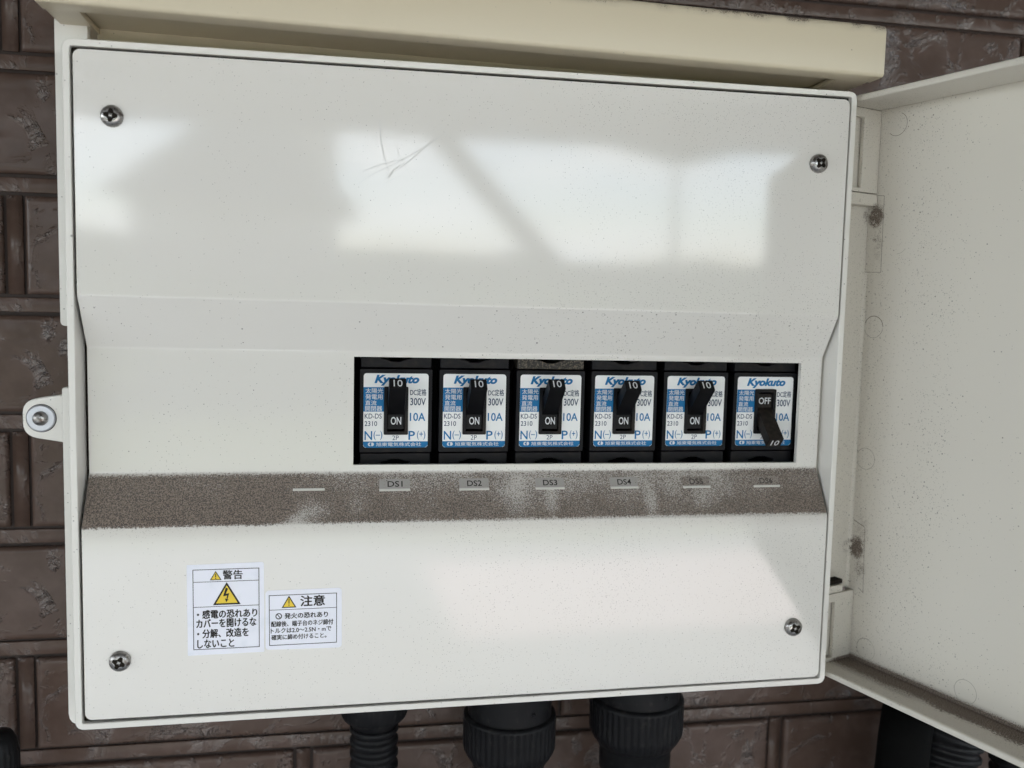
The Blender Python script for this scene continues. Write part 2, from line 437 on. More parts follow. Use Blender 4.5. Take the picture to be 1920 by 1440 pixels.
for k in range(6):
    o = obj("brick", brick_mesh(k, bw, bh), M_wall, wall, smooth=True)
    protos.append(o.data)
    bpy.data.objects.remove(o)
bandh = .0027 * K
hb = bmesh.new(); bx(hb, -.45, 1.0, -.0015, -.0002, -bandh, bandh)
me_h = None
for r in range(-6, 12):
    z = Z0 + r * PZ
    if me_h is None:
        o = obj("joint_band", hb, M_band, wall, bevel=.0003); me_h = o.data
    else:
        o = bpy.data.objects.new("joint_band", me_h); C.objects.link(o); o.parent = wall
        md = o.modifiers.new("bevel", 'BEVEL'); md.width = .0003; md.segments = 2
    o.location = (0, WY, z)
vbm = bmesh.new(); bx(vbm, -bandh, bandh, -.0015, -.0002, 0, PZ - 2 * bandh - .0024)
me_v = None
kk = 0
for r in range(-6, 12):
    off = 0 if r % 2 else .5            # course r lies above joint r; course -1 (below joint 0) has a joint at X0
    for c in range(-2, 4):
        x = X0 + (c - off) * PX
        o = bpy.data.objects.new("brick", protos[(kk * 5 + r) % 6]); kk += 1; C.objects.link(o); o.parent = wall
        o.location = (x + HJ, WY, Z0 + r * PZ + HJ)
        if me_v is None:
            o = obj("joint_band", vbm, M_band, wall, bevel=.0003); me_v = o.data
        else:
            o = bpy.data.objects.new("joint_band", me_v); C.objects.link(o); o.parent = wall
        o.location = (x, WY, Z0 + r * PZ + bandh + .0012)

# ------------------------------------------------------------------ the enclosure
W, H = .262, .217
box = empty("junction_box")
tag(box, "open off-white plastic solar junction box with beige hood, mounted on brown siding", "junction box")
# body behind the rim
bm = bmesh.new(); bx(bm, .004, W - .004, .0230, WY - .004, .004, .2165)
obj("back_box", bm, M_body, box, bevel=.001)
# flanges that stand out left of the rim (upper one ends above the latch), and a top one
bm = bmesh.new()
prism_y(bm, rrect([(-.0063, .2262), (.0035, .2262), (.0035, .1290), (-.0063, .1290)], (.001, 0, 0, .0015), 3), .0150, .0185)
obj("side_flange", bm, M_body, box, bevel=.0004)
bm = bmesh.new()
prism_y(bm, rrect([(-.0063, .1090), (.010, .1090), (.010, -.0055), (-.0063, -.0055)], (.001, 0, 0, .004), 4), .0150, .0185)
obj("side_flange", bm, M_body, box, bevel=.0004)
# rim: thin frame wall
zTL, zTR, zBR, zBL = H - .0010, H + .0002, .0006, -.0004
t = .0022
outer = [(0, zTL), (W, zTR), (W, zBR), (0, zBL)]
inner = [(t, zTL - t), (W - t, zTR - t + .0002), (W - t, zBR + t), (t, zBL + t)]
bm = bmesh.new(); ring_y(bm, rrect(outer, .0030, 5), rrect(inner, .0006, 5), 0, .0230)
obj("rim", bm, M_body, box, bevel=.0004, seg=2)
bm = bmesh.new(); ring_y(bm, [(.00225, .2135), (W - .00225, .2135), (W - .00225, .0030), (.00225, .0020)], [(.010, .2060), (W - .010, .2060), (W - .010, .0100), (.010, .0100)], .0105, .0112)
obj("gap_shade", bm, M_hole, box)  # dark ring put in to deepen the shade inside the cover gap
for a in ((.0023, W - .0023, .0020, .0030, H - .0062, H - .0016), (.0023, W - .0023, .0020, .0030, .0016, .0064),
          (.0023, .0060, .0020, .0030, u1z + .004, H - .0055), (W - .0060, W - .0023, .0020, .0030, u1z + .004, H - .0055),
          (.0023, .0060, .0020, .0030, .0060, l2z - .004), (W - .0060, W - .0023, .0020, .0030, .0060, l2z - .004)):
    obj("gap_shade", box_bm(*a), M_hole, box)  # dark strips added close behind the gap to give it its shade
# top shelf between rim and hood
bm = bmesh.new(); bx(bm, .004, W - .004, .024, .07, .2168, .2290)
obj("top_block", bm, M_cap, box, bevel=.0005)

# ---- stepped front cover
g = .0034
yp, yr = -.00098, .00858
wl, wr, wt_, wb_ = .08735, .25035, .1206, .0836
def prof_pts(pts, r=.0005, seg=4):
    """round the inner corners of a (z,y) polyline; keep index of key rows"""
    out = [pts[0]]
    for i in range(1, len(pts)-1):
        p = Vector(pts[i]); a = (Vector(pts[i-1]) - p).normalized(); c = (Vector(pts[i+1]) - p).normalized()
        for k in range(seg+1):
            tt = k/seg; out.append(tuple((p + a*r)*(1-tt)**2 + p*2*tt*(1-tt) + (p + c*r)*tt**2))
    out.append(pts[-1]); return out
top_z, bot_z = H - g - .0006, g
key = [(.2085, yp), (u1z, yp), (u2z, yr), (l1z, yr), (l2z, yp), (.0095, yp)]
prof = prof_pts(key)
prof += []
# insert window rows
prof2 = []
for i, (z, y) in enumerate(prof):
    prof2.append((z, y, None))
    if i + 1 < len(prof) and z > wt_ >= prof[i+1][0]: prof2.append((wt_, yr, 'wt')); prof2.append((wb_, yr, 'wb'))
zleft = [(top_z, -.0003), (u1z, .0005), (u2z, .0002), (l1z, .0005), (l2z, .0005), (bot_z, 0)]
zright = [(top_z, .0010), (u1z, -.0007), (u2z, -.0003), (l1z, -.0006), (l2z, -.0006), (bot_z, .0006)]
def lerp_t(tab, z):
    if z >= tab[0][0]: return tab[0][1]
    for a, c in zip(tab, tab[1:]):
        if z >= c[0]: return c[1] + (a[1]-c[1]) * (z-c[0])/(a[0]-c[0])
    return tab[-1][1]
def zfix(x, z):
    return z + lerp_t(zleft, z) * (1 - x/W) + lerp_t(zright, z) * x/W
xs = [g, g + .007] + [g + .007 + (wl - g - .007) * k / 4 for k in range(1, 5)] + [wl + (wr - wl) * k / 6 for k in range(1, 7)] + [wr + .005, W - g]
bm = bmesh.new()
rows = []
for z, y, _ in prof2:
    rows.append([bm.verts.new((x, y, zfix(x, z))) for x in xs])
iw0, iw1 = 5, 11; xs[5] = wl; xs[11] = wr
for r in range(len(rows)-1):
    inwin = prof2[r][2] == 'wt'
    for c in range(len(xs)-1):
        if inwin and iw0 <= c < iw1: continue
        bm.faces.new([rows[r][c], rows[r][c+1], rows[r+1][c+1], rows[r+1][c]])
def cap_end(row, zend):
    R_ = .0022
    def pt(x, z): return bm.verts.new((x, yp, zfix(x, z)))
    s = 1 if zend > row[0].co.z else -1
    arcL = [pt(g + R_ - R_*cos(a), zend - s*(R_ - R_*sin(a))) for a in [pi/2*k/5 for k in range(6)]]
    arcR = [pt(W - g - R_ + R_*cos(a), zend - s*(R_ - R_*sin(a))) for a in [pi/2*k/5 for k in range(6)]]
    bm.faces.new([*row, *arcR, *reversed(arcL)])
cap_end(rows[0], top_z); cap_end(rows[-1], bot_z)
cover = obj("front_cover", bm, M_cover, box, smooth=True)
md = cover.modifiers.new("thick", 'SOLIDIFY'); md.thickness = .0018; md.offset = -1
# make sure thickness goes backwards (+y): normals must face the camera
me = cover.data
if me.polygons[0].normal.y > 0:
    for p in me.polygons: p.flip()
md = cover.modifiers.new("bevel", 'BEVEL'); md.width = .00035; md.segments = 2; md.limit_method = 'ANGLE'; md.angle_limit = radians(50); md.harden_normals = True
# dark interior behind the window
bm = bmesh.new(); bx(bm, .0030, W - .0030, .0215, .0225, .0030, .2140)
obj("inner_plate", bm, M_slot, box)

# greasy finger smears on the upper flat
M_smear = mat("smear", (.64, .63, .61), .40, spec=.35)[0]
for pts, wd in (([(712,222),(714,262),(721,296),(731,330)], .00030), ([(660,352),(700,326),(742,306),(790,279),(826,252)], .00016), ([(736,326),(770,300),(802,272),(834,250)], .00028),
                ([(742,273),(752,298),(771,332)], .00014), ([(718,346),(735,337),(752,329)], .00016), ([(672,326),(700,313),(735,303),(760,298)], .00022), ([(724,322),(729,333),(738,318),(756,306)], .0005)):
    bm = bmesh.new(); P = []
    for (u, v) in pts:
        d = Mr @ Vector(((u-960)/1666.98, 1, -(v-720)/1666.98)); P.append(CAM + d * ((yp - .00003 - CAM.y) / d.y))
    n_ = len(P); L = []
    for i, p in enumerate(P):
        t_ = (P[min(i+1, n_-1)] - P[max(i-1, 0)]).normalized(); w_ = wd / 2 * (.25 if i in (0, n_-1) else 1)
        L.append((bm.verts.new((p.x - t_.z*w_, p.y, p.z + t_.x*w_)), bm.verts.new((p.x + t_.z*w_, p.y, p.z - t_.x*w_))))
    for a, c in zip(L, L[1:]): bm.faces.new([a[0], c[0], c[1], a[1]])
    obj("smear_mark", bm, M_smear, box)
# ---- screws
def screw(x, z, rot, y=yp, r=.0033, dark=False):
    bm = bmesh.new()
    prof_ = [(r, 0), (r * 1.0, -.0006), (r * .95, -.0012), (r * .80, -.0018), (r * .55, -.0021), (r * .40, -.00215)]
    lathe(bm, prof_, (0, 0, 0), 'Y', 36)
    o = obj("screw", bm, M_steel, box, smooth=True); o.location = (x, y, z); o.rotation_euler = (0, rot, 0)
    # cross recess: four dark wedges and a centre
    bm = bmesh.new()
    for k in range(4):
        a = k * pi / 2
        pts = [(r*.62, -.00021), (r*.62, .00021), (r*.16, .0005), (r*.16, -.0005)]
        P = []
        for d, (px, pz) in enumerate(pts):
            X = px * cos(a) - pz * sin(a) * 2; Z = px * sin(a) + pz * cos(a) * 2
            P.append(bm.verts.new((X, -.00214 if px > r * .3 else -.00222, Z)))
        bm.faces.new(P)
    obj("cross_recess", bm, M_hole, o)
    bm = bmesh.new(); lathe(bm, [(r*.17, -.00219), (r*.12, -.00229), (r*.03, -.00232)], (0, 0, 0), 'Y', 12)
    obj("recess_centre", bm, M_steel, o, smooth=True)
for x, z, a in ((.0143, .1934, .1), (.2476, .1913, .7), (.0142, .0226, .45), (.2472, .0236, 1.1)): screw(x, z, a)

# ---- hood
def hood():
    x0, x1 = -.0050, W + .0047
    yf = -.0082
    def zb(x): return .2237 + (.2206 - .2237) * (x - x0) / (x1 - x0)
    HT = .0176
    bm = bmesh.new()
    # outer shell as profile loft along x: front face, rounded lower edge, return lip
    n = 24
    prof_ = []
    rr = .0022
    prof_.append((.0790, HT + .004)); prof_.append((yf + rr + .0005, HT))
    for k in range(1, 5): prof_.append((yf + rr * (1 - sin(pi/2*k/4)) , HT - rr * (1 - cos(pi/2*k/4))))
    prof_.append((yf, HT * .5))
    for k in range(0, 5): prof_.append((yf + .0014 * (1 - cos(pi/2*k/4)), .0014 * (1 - sin(pi/2*k/4))))
    prof_ += [(yf + .0085, 0), (yf + .0087, .0010), (.0065, .0022), (.0790, .0022)]
    xs_ = [x0 + (x1 - x0) * k / n for k in range(n+1)]
    rows = [[bm.verts.new((x, y, zb(x) + z)) for y, z in prof_] for x in xs_]
    for i in range(n):
        for k in range(len(prof_)-1): bm.faces.new([rows[i][k], rows[i+1][k], rows[i+1][k+1], rows[i][k+1]])
    bm.faces.new(rows[0]); bm.faces.new(rows[-1])
    o = obj("hood", bm, M_cap, box, bevel=.0022, seg=4, ang=60)
    # end flanges below the hood
    for xa, xb_ in ((x0 + .0004, x0 + .0100), (x1 - .0130, x1 - .0004)):
        bm = bmesh.new()
        v = bx(bm, xa, xb_, yf + .0089, .0700, zb(xa) + .0002, zb(xa) + .0019)
        obj("hood_flange", bm, M_cap, o, bevel=.0004)
    return o
hood()

# ---- latch tab
bm = bmesh.new()
prism_y(bm, rrect([(-.0196, .1042), (-.0040, .1068), (-.0040, .0897), (-.0196, .0925)], (.0042, 0, 0, .0042), 6), .0190, .0225)
tabo = obj("latch_tab", bm, M_body, box, bevel=.0004)
bm = bmesh.new(); lathe(bm, [(.0045, 0), (.0045, -.0005), (.0041, -.0009), (.0024, -.0009)], (-.01385, .0190, .0984), 'Y', 40)
obj("washer", bm, M_zinc, tabo, smooth=False, bevel=.0001)
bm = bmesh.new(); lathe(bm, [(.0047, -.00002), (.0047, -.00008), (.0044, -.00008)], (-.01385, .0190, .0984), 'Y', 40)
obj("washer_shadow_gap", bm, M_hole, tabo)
bm = bmesh.new(); lathe(bm, [(.0024, -.0009), (.0023, -.0016), (.0018, -.0023), (.0010, -.0026), (.0003, -.0027)], (-.01385, .0190, .0984), 'Y', 32)
obj("bolt_head", bm, M_steel, tabo, smooth=True)

# ---- name strips on the dusty ledge
ang = atan2(yr - yp, l1z - l2z)              # tilt of the ledge
def on_ledge(x, z):
    """matrix: local u right, v down along the ledge, origin at (x, z)"""
    tt = (z - l2z) / (l1z - l2z); y = yp + (yr - yp) * tt
    return Matrix.Translation((x, y, zfix(x, z))) @ Matrix.Rotation(-ang, 4, 'X')
LABZ = .0789
for i, (x, nm) in enumerate([(.10129, "DS1"), (.12861, "DS2"), (.15551, "DS3"), (.18268, "DS4"), (.20992, "DS5"), (.23719, "DS6"), (.0728, None)]):
    M4 = on_ledge(x - .0052, LABZ)
    if nm:
        p_r = Print(.0104, .0036); p_r.rect(0, 1, 0, 1)
        st = p_r.done("name_strip", M_strip if i < 4 else M_stripd, box, M4, .00010)
        st['label'] = "small name strip reading %s" % nm if i < 4 else "small name strip reading %s, almost hidden by dust" % nm
        p_r = Print(.0104, .0036); p_r.text(nm, .27, .76, .22, .80, .012)
        p_r.done("lettering", M_ink if i < 4 else mat("faded_ink", (.06, .05, .045), .7)[0], st, M4, .00015)
    bm = bmesh.new(); bx(bm, 0, .0104, -.00045, 0, -.0044, -.0036)
    bmesh.ops.transform(bm, matrix=on_ledge(x - .0052, LABZ if nm else .0762 + .0036*.85), verts=bm.verts)
    obj("name_ridge", bm, M_ridge, box, bevel=.0001)

# ---- stickers
def sticker(quad, w_, h_, r, y=yp):
    """flat film on the lower flat of the cover; quad in xz"""
    bm = bmesh.new(); prism_y(bm, rrect(quad, r, 4), y - .00012, y)
    return bm
def tri(P_, u0, u1, v0, v1, t_, mat_out, mat_in, par, M4):
    um = (u0 + u1) / 2
    P_.poly([(um, v0), (u1, v1), (u0, v1)])
    k = t_
    q = Print(P_.w, P_.h)
    du, dv = (u1-u0) * k, (v1-v0) * k
    q.poly([(um, v0 + dv * 1.9), (u1 - du * 1.45, v1 - dv), (u0 + du * 1.45, v1 - dv)])
    q.done("triangle_fill", mat_in, par, M4, .00020)
s1 = obj("warning_sticker", sticker([(.0347, .0533), (.0588, .0537), (.0589, .0234), (.0349, .0232)], 0, 0, (.0003, .0008, .0003, .0003)), M_stick, box)
s1['label'] = "white warning sticker with yellow lightning triangle and black Japanese text"
A_ = Matrix.Translation((.0348, yp, .0535)) @ Matrix.Rotation(-.004, 4, 'Y')
P1 = Print(.0241, .0302)
P1.frame(.072, .935, .058, .942, .0095); P1.rect(.0795, .9275, .193, .199); P1.rect(.0795, .9275, .468, .474)
P1.text("警告", .46, .716, .075, .175, .022)
P1.text("・感電の恐れあり", .125, .903, .507, .600, .030)
P1.text("カバーを開けるな", .114, .89, .607, .703, .030)
P1.text("・分解、改造を", .125, .79, .718, .815, .030)
P1.text("しないこと", .125, .60, .832, .925, .030)
tri(P1, .292, .445, .078, .180, .085, M_ink, M_yel, s1, A_)
tri(P1, .33, .69, .205, .455, .075, M_ink, M_yel, s1, A_)
P1.done("lettering", M_ink, s1, A_, .00016)
q = Print(.0241, .0302)
q.rect(.362, .375, .11, .148); q.rect(.362, .375, .156, .166)
# lightning arrow
def Z(x, y): return ((x - 55) / 880., (y - 100) / 1010.)
q.poly([Z(493,366), Z(520,380), Z(493,437), Z(532,430), Z(514,495), Z(500,491), Z(508,457), Z(462,463)])
q.poly([Z(482,488), Z(524,500), Z(497,530)])
q.done("triangle_marks", M_ink, s1, A_, .00024)
s2 = obj("caution_sticker", sticker([(.0593, .0440), (.0839, .0442), (.0840, .0237), (.0593, .0240)], 0, 0, .0012), M_stick, box)
s2['label'] = "smaller white caution sticker with one yellow triangle and fine Japanese text"
A2 = Matrix.Translation((.0593, yp, .0441)) @ Matrix.Rotation(-.006, 4, 'Y')
P2 = Print(.0247, .0203)
P2.frame(.043, .93, .083, .925, .0090); P2.rect(.05, .923, .326, .335)
P2.text("注意", .453, .77, .11, .285, .030)
P2.text("発火の恐れあり", .245, .81, .39, .485, .030)
P2.text("配線後、端子台のネジ締付", .07, .88, .52, .612, .026)
P2.text("トルクは2.0～2.5N・mで", .066, .855, .635, .718, .026)
P2.text("確実に締め付けること。", .073, .79, .745, .832, .026)
P2.ring(.169, .437, .043, .013)
P2.poly([(.143, .405), (.151, .396), (.196, .468), (.188, .478)])
tri(P2, .206, .40, .098, .302, .085, M_ink, M_yel, s2, A2)
P2.done("lettering", M_ink, s2, A2, .00016)
q = Print(.0247, .0203); q.rect(.297, .309, .155, .232); q.rect(.297, .309, .248, .268)
q.done("triangle_marks", M_ink, s2, A2, .00024)

# ------------------------------------------------------------------ door (part of the box, swung open to the right)
TH = 1.2443
dloc = Vector((.28048, .01368, .0045))
DW, DH, DL = .262, .2101, .0195
bm = bmesh.new()
tk = .0023
E_ = .0036                                 # middle of the hinge side is set further out
bx(bm, -E_ - .001, DW, 0, .0025, -tk, DH + tk)                       # panel
bx(bm, -.001, DW, -DL, 0, DH, DH + tk)                             # top lip
bx(bm, -.001, DW, -DL, 0, -tk, 0)                                  # bottom lip
bx(bm, DW - tk, DW, -DL, 0, 0, DH)
door = obj("door", bm, M_door, box, bevel=.0007, seg=2)
door.location = dloc; door.rotation_euler = (0, 0, -TH)
door['label'] = "open off-white door seen from inside, dust along its lower lip"
def vz(v): return (1232 - v) * .0002052
dk = lambda name, bm_, m_, **k: obj(name, bm_, m_, door, **k)
# hinge side: slotted strips at the ends, plain deeper strip between
for z0, z1 in ((vz(357), DH - .0001), (.0001, vz(1100))):
    bm = bmesh.new()
    sw = -.0092 if z0 > .1 else -.0104
    prism_x = [(-.0001, z0), (-.0001, z1), (-DL, z1), (-DL, z1 - .0034), (sw, z1 - .0034), (sw, z0 + .0016), (-DL, z0 + .0016), (-DL, z0)]
    va = [bm.verts.new((-.0016, y, z)) for y, z in prism_x]; vb = [bm.verts.new((0, y, z)) for y, z in prism_x]
    bm.faces.new(va); bm.faces.new(vb)
    for i in range(8): bm.faces.new([va[i], va[(i+1)%8], vb[(i+1)%8], vb[i]])
    dk("hinge_side_strip", bm, M_door, bevel=.0003)
    bm = bmesh.new(); bx(bm, -.0034, -.0020, -DL - .004, -.0070, z0, z1)
    dk("slot_back", bm, M_door)
bm = bmesh.new(); bx(bm, -E_ - .001, -E_ + .0002, -DL - .003, -.0001, vz(1098), vz(359))
dk("hinge_side_wall", bm, M_door, bevel=.0003)
# cove that rounds the wall into the panel
bm = bmesh.new()
pts = [(-E_, -.0002), (-E_, -.0016)] ; 
arc = [(-E_ + .0002 + .0014 * (1 - cos(a)), -.0001 - .0014 * (1 - sin(a))) for a in [pi/2*k/5 for k in range(6)]]
poly = [(-E_ + .0002, -.0001)] + arc
a_ = [bm.verts.new((x, y, vz(1098))) for x, y in poly]; c_ = [bm.verts.new((x, y, vz(500))) for x, y in poly]
for i in range(len(poly)): bm.faces.new([a_[i], a_[(i+1) % len(poly)], c_[(i+1) % len(poly)], c_[i]])
bm.faces.new(a_); bm.faces.new(c_)
dk("corner_fillet", bm, M_door, smooth=False)
bm = bmesh.new(); bx(bm, -.0050, .0006, -DL, -.0004, vz(380), vz(359)); dk("hinge_rib", bm, M_door, bevel=.0003)
bm = bmesh.new(); bx(bm, -.0048, .0008, -DL - .002, -.0075, vz(1097), vz(1083)); dk("hinge_rib", bm, M_door, bevel=.0003)
bm = bmesh.new(); bx(bm, -.0046, .0002, -DL, -.0070, vz(1083) + .0001, vz(1074)); dk("hinge_opening", bm, M_hole, bevel=.0003)
# outlines of the hinge inserts on the panel
def seg_line(bm, pts, wd, y=-.00005):
    for (x0, z0), (x1, z1) in zip(pts, pts[1:]):
        d = Vector((x1-x0, z1-z0)).normalized(); n_ = Vector((-d.y, d.x)) * wd / 2
        f = [bm.verts.new((x, y, z)) for x, z in ((x0+n_.x, z0+n_.y), (x1+n_.x, z1+n_.y), (x1-n_.x, z1-n_.y), (x0-n_.x, z0-n_.y))]
        bm.faces.new(f)
bm = bmesh.new()
seg_line(bm, [(.0002, vz(360)), (.0032, vz(362)), (.0034, vz(440)), (.0036, vz(500))], .00018)
seg_line(bm, [(.0036, vz(500)), (-.0035, vz(499))], .00015)
dk("insert_outline", bm, M_line)
bm = bmesh.new()
seg_line(bm, [(-.0035, vz(972)), (-.002, vz(966)), (.0032, vz(975))], .0003)
seg_line(bm, [(.0033, vz(975)), (.0042, vz(1100))], .00018)
seg_line(bm, [(.0044, vz(1100)), (.002, vz(1093))], .00018)
dk("insert_outline", bm, M_line)
# moulding-pin rings
def ring_mark(x, z, r, material, part=(0, 2*pi), wd=.00017):
    bm = bmesh.new(); n = 40
    a0, a1 = part
    pts = [(x + r*cos(a0+(a1-a0)*k/n), z + r*sin(a0+(a1-a0)*k/n)) for k in range(n+1)]
    seg_line(bm, pts, wd)
    dk("pin_mark", bm, material)

# pixel targets projected on the door plane
def on_door(u, v):
    d = Mr @ Vector(((u-960)/1666.98, 1, -(v-720)/1666.98))
    nrm = Vector((sin(TH), cos(TH), 0)); 
    tt = (dloc - CAM).dot(nrm) / d.dot(nrm)
    P = CAM + d * tt - dloc
    return P.x * cos(TH) - P.y * sin(TH), P.z
for u, v, m_, part, wd in ((1683, 233, M_line, (-2.4, 1.2), .00018), (1638, 613, M_line, (.1, 3.2), .00026), (1638, 613, M_line, (0, 6.2), .00013), (1623, 860, M_line, (0, 6.3), .00013),
                 (1623, 1217, M_line, (1.0, 3.0), .0002), (1623, 1217, M_line2, (0, 6.3), .00013), (1810, 1297, M_line2, (0, 6.3), .00016), (1683, 455, M_line2, (-1.6, -.6), .00015)):
    x, z = on_door(u, v); ring_mark(x, z, .0041, m_, part, wd)

# ------------------------------------------------------------------ circuit breakers
YB = .0125
BW, LH, LW = .0249, .0258, .0222
ZL = .1148                                     # label top
def U(x): return (x - 190) / 785.
def V(y): return (y - 325) / 890.
def print_label(par):
    L4 = Matrix.Translation((-LW / 2, 0, 0))
    hx, hc, hz = .0040, .1019 - ZL, .0082
    bm = bmesh.new(); ring_y(bm, rrect([(-LW/2, 0), (LW/2, 0), (LW/2, -LH), (-LW/2, -LH)], .0011, 4), rrect([(-hx, hc+hz), (hx, hc+hz), (hx, hc-hz), (-hx, hc-hz)], .0002, 4), -.0001, .0)
    lab = obj("rating_label", bm, M_label, par); lab.location = (0, 0, ZL)
    q = Print(LW, LH); q.rect(0, U(436), V(490), V(782))
    r = .0011
    q.poly([(0, V(1140)), (1, V(1140)), (1, 1 - r/LH), (1 - r/LW*.3, 1 - r/LH*.3), (1 - r/LW, 1), (r/LW, 1), (r/LW*.3, 1 - r/LH*.3), (0, 1 - r/LH)])
    q.done("blue_field", M_blue, lab, L4, .00013)
    q = Print(LW, LH)
    q.text("Kyokuto", U(318), U(862), V(343), V(472), .050, .28)
    q.text("10A", U(752), U(942), V(795), V(895), .014)
    q.text("N", U(205), U(298), V(1015), V(1122), .012)
    q.text("(–)", U(314), U(420), V(1012), V(1122), .004)
    q.text("P", U(738), U(818), V(1015), V(1122), .012)
    q.text("(+)", U(842), U(945), V(1012), V(1122), .004)
    q.done("blue_lettering", M_blue, lab, L4, .00014)
    q = Print(LW, LH)
    q.text("KD-DS", U(205), U(410), V(805), V(866), .008); q.text("2310", U(205), U(356), V(896), V(955), .008)
    q.text("DC定格", U(753), U(950), V(508), V(588), .012); q.text("300V", U(755), U(945), V(617), V(706), .012)
    q.text("2P", U(542), U(620), V(1068), V(1124))
    q.done("dark_lettering", M_navy, lab, L4, .00014)
    q = Print(LW, LH)
    q.text("太陽光", U(213), U(424), V(503), V(562), .012); q.text("発電用", U(213), U(418), V(574), V(636), .012)
    q.text("直流", U(211), U(345), V(648), V(706), .012); q.text("開閉器", U(211), U(414), V(716), V(776), .012)
    q.text("旭東電気株式会社", U(346), U(895), V(1152), V(1198), .012)
    # maker's mark: a rounded lozenge with a notch
    def arc(cu, a0, a1, n=8, ru=22, rv=22): return [(U(cu + ru*cos(a0+(a1-a0)*k/n)), V(1174 + rv*sin(a0+(a1-a0)*k/n))) for k in range(n+1)]
    q.poly(arc(268, pi/2, 3*pi/2) + [(U(282), V(1152)), (U(262), V(1174)), (U(282), V(1196))])
    q.poly([(U(288), V(1152))] + arc(298, -pi/2, pi/2) + [(U(288), V(1196))])
    q.done("white_lettering", M_white, lab, L4, .00018)
    return lab
def breaker_body(par):
    # central housing with the toggle opening left as a well
    ZC = .1019
    sx, sz = .00415, .00835
    bm = bmesh.new()
    o_ = rrect([(-BW/2, .1163), (BW/2, .1163), (BW/2, .0873), (-BW/2, .0873)], .0003, 2)
    i_ = rrect([(-sx+.0012, ZC+sz-.0012), (sx-.0012, ZC+sz-.0012), (sx-.0012, ZC-sz+.0012), (-sx+.0012, ZC-sz+.0012)], .0003, 2)
    ring_y(bm, o_, i_, 0, .0095)
    obj("housing", bm, M_black, par, bevel=.0003)
    bm = bmesh.new(); bx(bm, -.004, .004, .0055, .0060, ZC-sz, ZC+sz)
    obj("well_bottom", bm, M_slot, par)
    # raised collar round the toggle
    bm = bmesh.new()
    ring_y(bm, rrect([(-sx, ZC+sz), (sx, ZC+sz), (sx, ZC-sz), (-sx, ZC-sz)], .0004, 3), rrect([(-sx+.00115, ZC+sz-.00115), (sx-.00115, ZC+sz-.00115), (sx-.00115, ZC-sz+.00115), (-sx+.00115, ZC-sz+.00115)], .0002, 3), -.0008, .0)
    obj("toggle_collar", bm, M_black, par, bevel=.0002)
    # terminal covers above and below, with the arched notch
    for s in (1, -1):
        zt = .1163 if s > 0 else .0873
        y0 = .0008
        out = [(-BW/2 + .0003, zt + s*.0004), (BW/2 - .0003, zt + s*.0004), (BW/2 - .0003, zt + s*.0120)]
        notch = [(.0054, zt + s*.0120), (.0051, zt + s*.0036), (.0032, zt + s*.0033), (.0015, zt + s*.0026), (-.0015, zt + s*.0026), (-.0032, zt + s*.0033), (-.0051, zt + s*.0036), (-.0054, zt + s*.0120)]
        out += notch + [(-BW/2 + .0003, zt + s*.0120)]
        if s > 0: out[2:3] = [(BW/2 - .0003, zt + .0050), (BW/2 - .0018, zt + .0066), (BW/2 - .0018, zt + .0120)]
        if s > 0: out[-1:] = [(-BW/2 + .0018, zt + .0120), (-BW/2 + .0018, zt + .0066), (-BW/2 + .0003, zt + .0050)]
        bm = bmesh.new(); prism_y(bm, out, y0, .009)
        obj("terminal_cover", bm, M_black, par, bevel=.0003)
def toggle(par, angle, word, dusty=False):
    """handle that tips about the middle of the well; angle up (+) or down (-)"""
    ZC = .1019
    piv = empty("toggle_pivot_tmp")
    bpy.data.objects.remove(piv)
    a = angle
    R4 = Matrix.Translation((0, .0020, ZC)) @ Matrix.Rotation(a, 4, 'X')     # local -y is the handle axis
    R4 = Matrix.Translation((0, .0020, ZC)) @ Matrix.Rotation(-a, 4, 'X')
    bm = bmesh.new()
    hw, ht, L = .00285, .00218, .0156; SL = 0.0
    ring = []
    for y, kx_, kz_ in ((0, 1.0, 1.05), (-L + .0002, .99, 1.0), (-L, .97, .97)):
        ring.append([bm.verts.new((sx_*hw*kx_, y - (abs(SL)*sz_*ht*kz_ if y else 0), sz_*ht*kz_)) for sx_, sz_ in ((-1,-1),(1,-1),(1,1),(-1,1))])
    for i in range(2):
        for k in range(4): bm.faces.new([ring[i][k], ring[i][(k+1)%4], ring[i+1][(k+1)%4], ring[i+1][k]])
    bm.faces.new(ring[0]); bm.faces.new(ring[-1])
    bmesh.ops.transform(bm, matrix=R4, verts=bm.verts)
    # rocker: the drum face beside the handle
    s = 1 if a > 0 else -1
    z0, z1 = (ZC - .0066, ZC - .0010) if s > 0 else (ZC + .0010, ZC + .0066)
    v0 = len(bm.verts)
    bx(bm, -.00290, .00290, .0002, .0040, z0, z1)
    h = obj("toggle", bm, M_tog_d if dusty else M_toggle, par, bevel=.0002, seg=2)
    q = Print(2*hw, 2*ht); q.text("10", .25, .77, .18, .82, .004)
    q.done("numeral", M_white, h, R4 @ Matrix.Translation((-hw, -L - abs(SL)*ht, ht)), .00006)
    wd = .0058
    q = Print(wd, .0056)
    if word == "ON": q.text(word, .20, .82, .22 if s > 0 else .3, .70, .012)
    else: q.text(word, .10, .92, .26, .70, .012)
    q.done("word", M_white, h, Matrix.Translation((-wd/2, .0002, z1)), .00006)
    return h
ON_A, OFF_A = radians(42), radians(-42)
proto = empty("circuit_breaker", (.1018, YB, 0))
breaker_body(proto); print_label(proto)
def copy_tree(o, parent=None):
    c = o.copy(); C.objects.link(c); c.parent = parent
    for ch in list(o.children): copy_tree(ch, c)
    return c
brs = [proto] + [copy_tree(proto) for _ in range(5)]
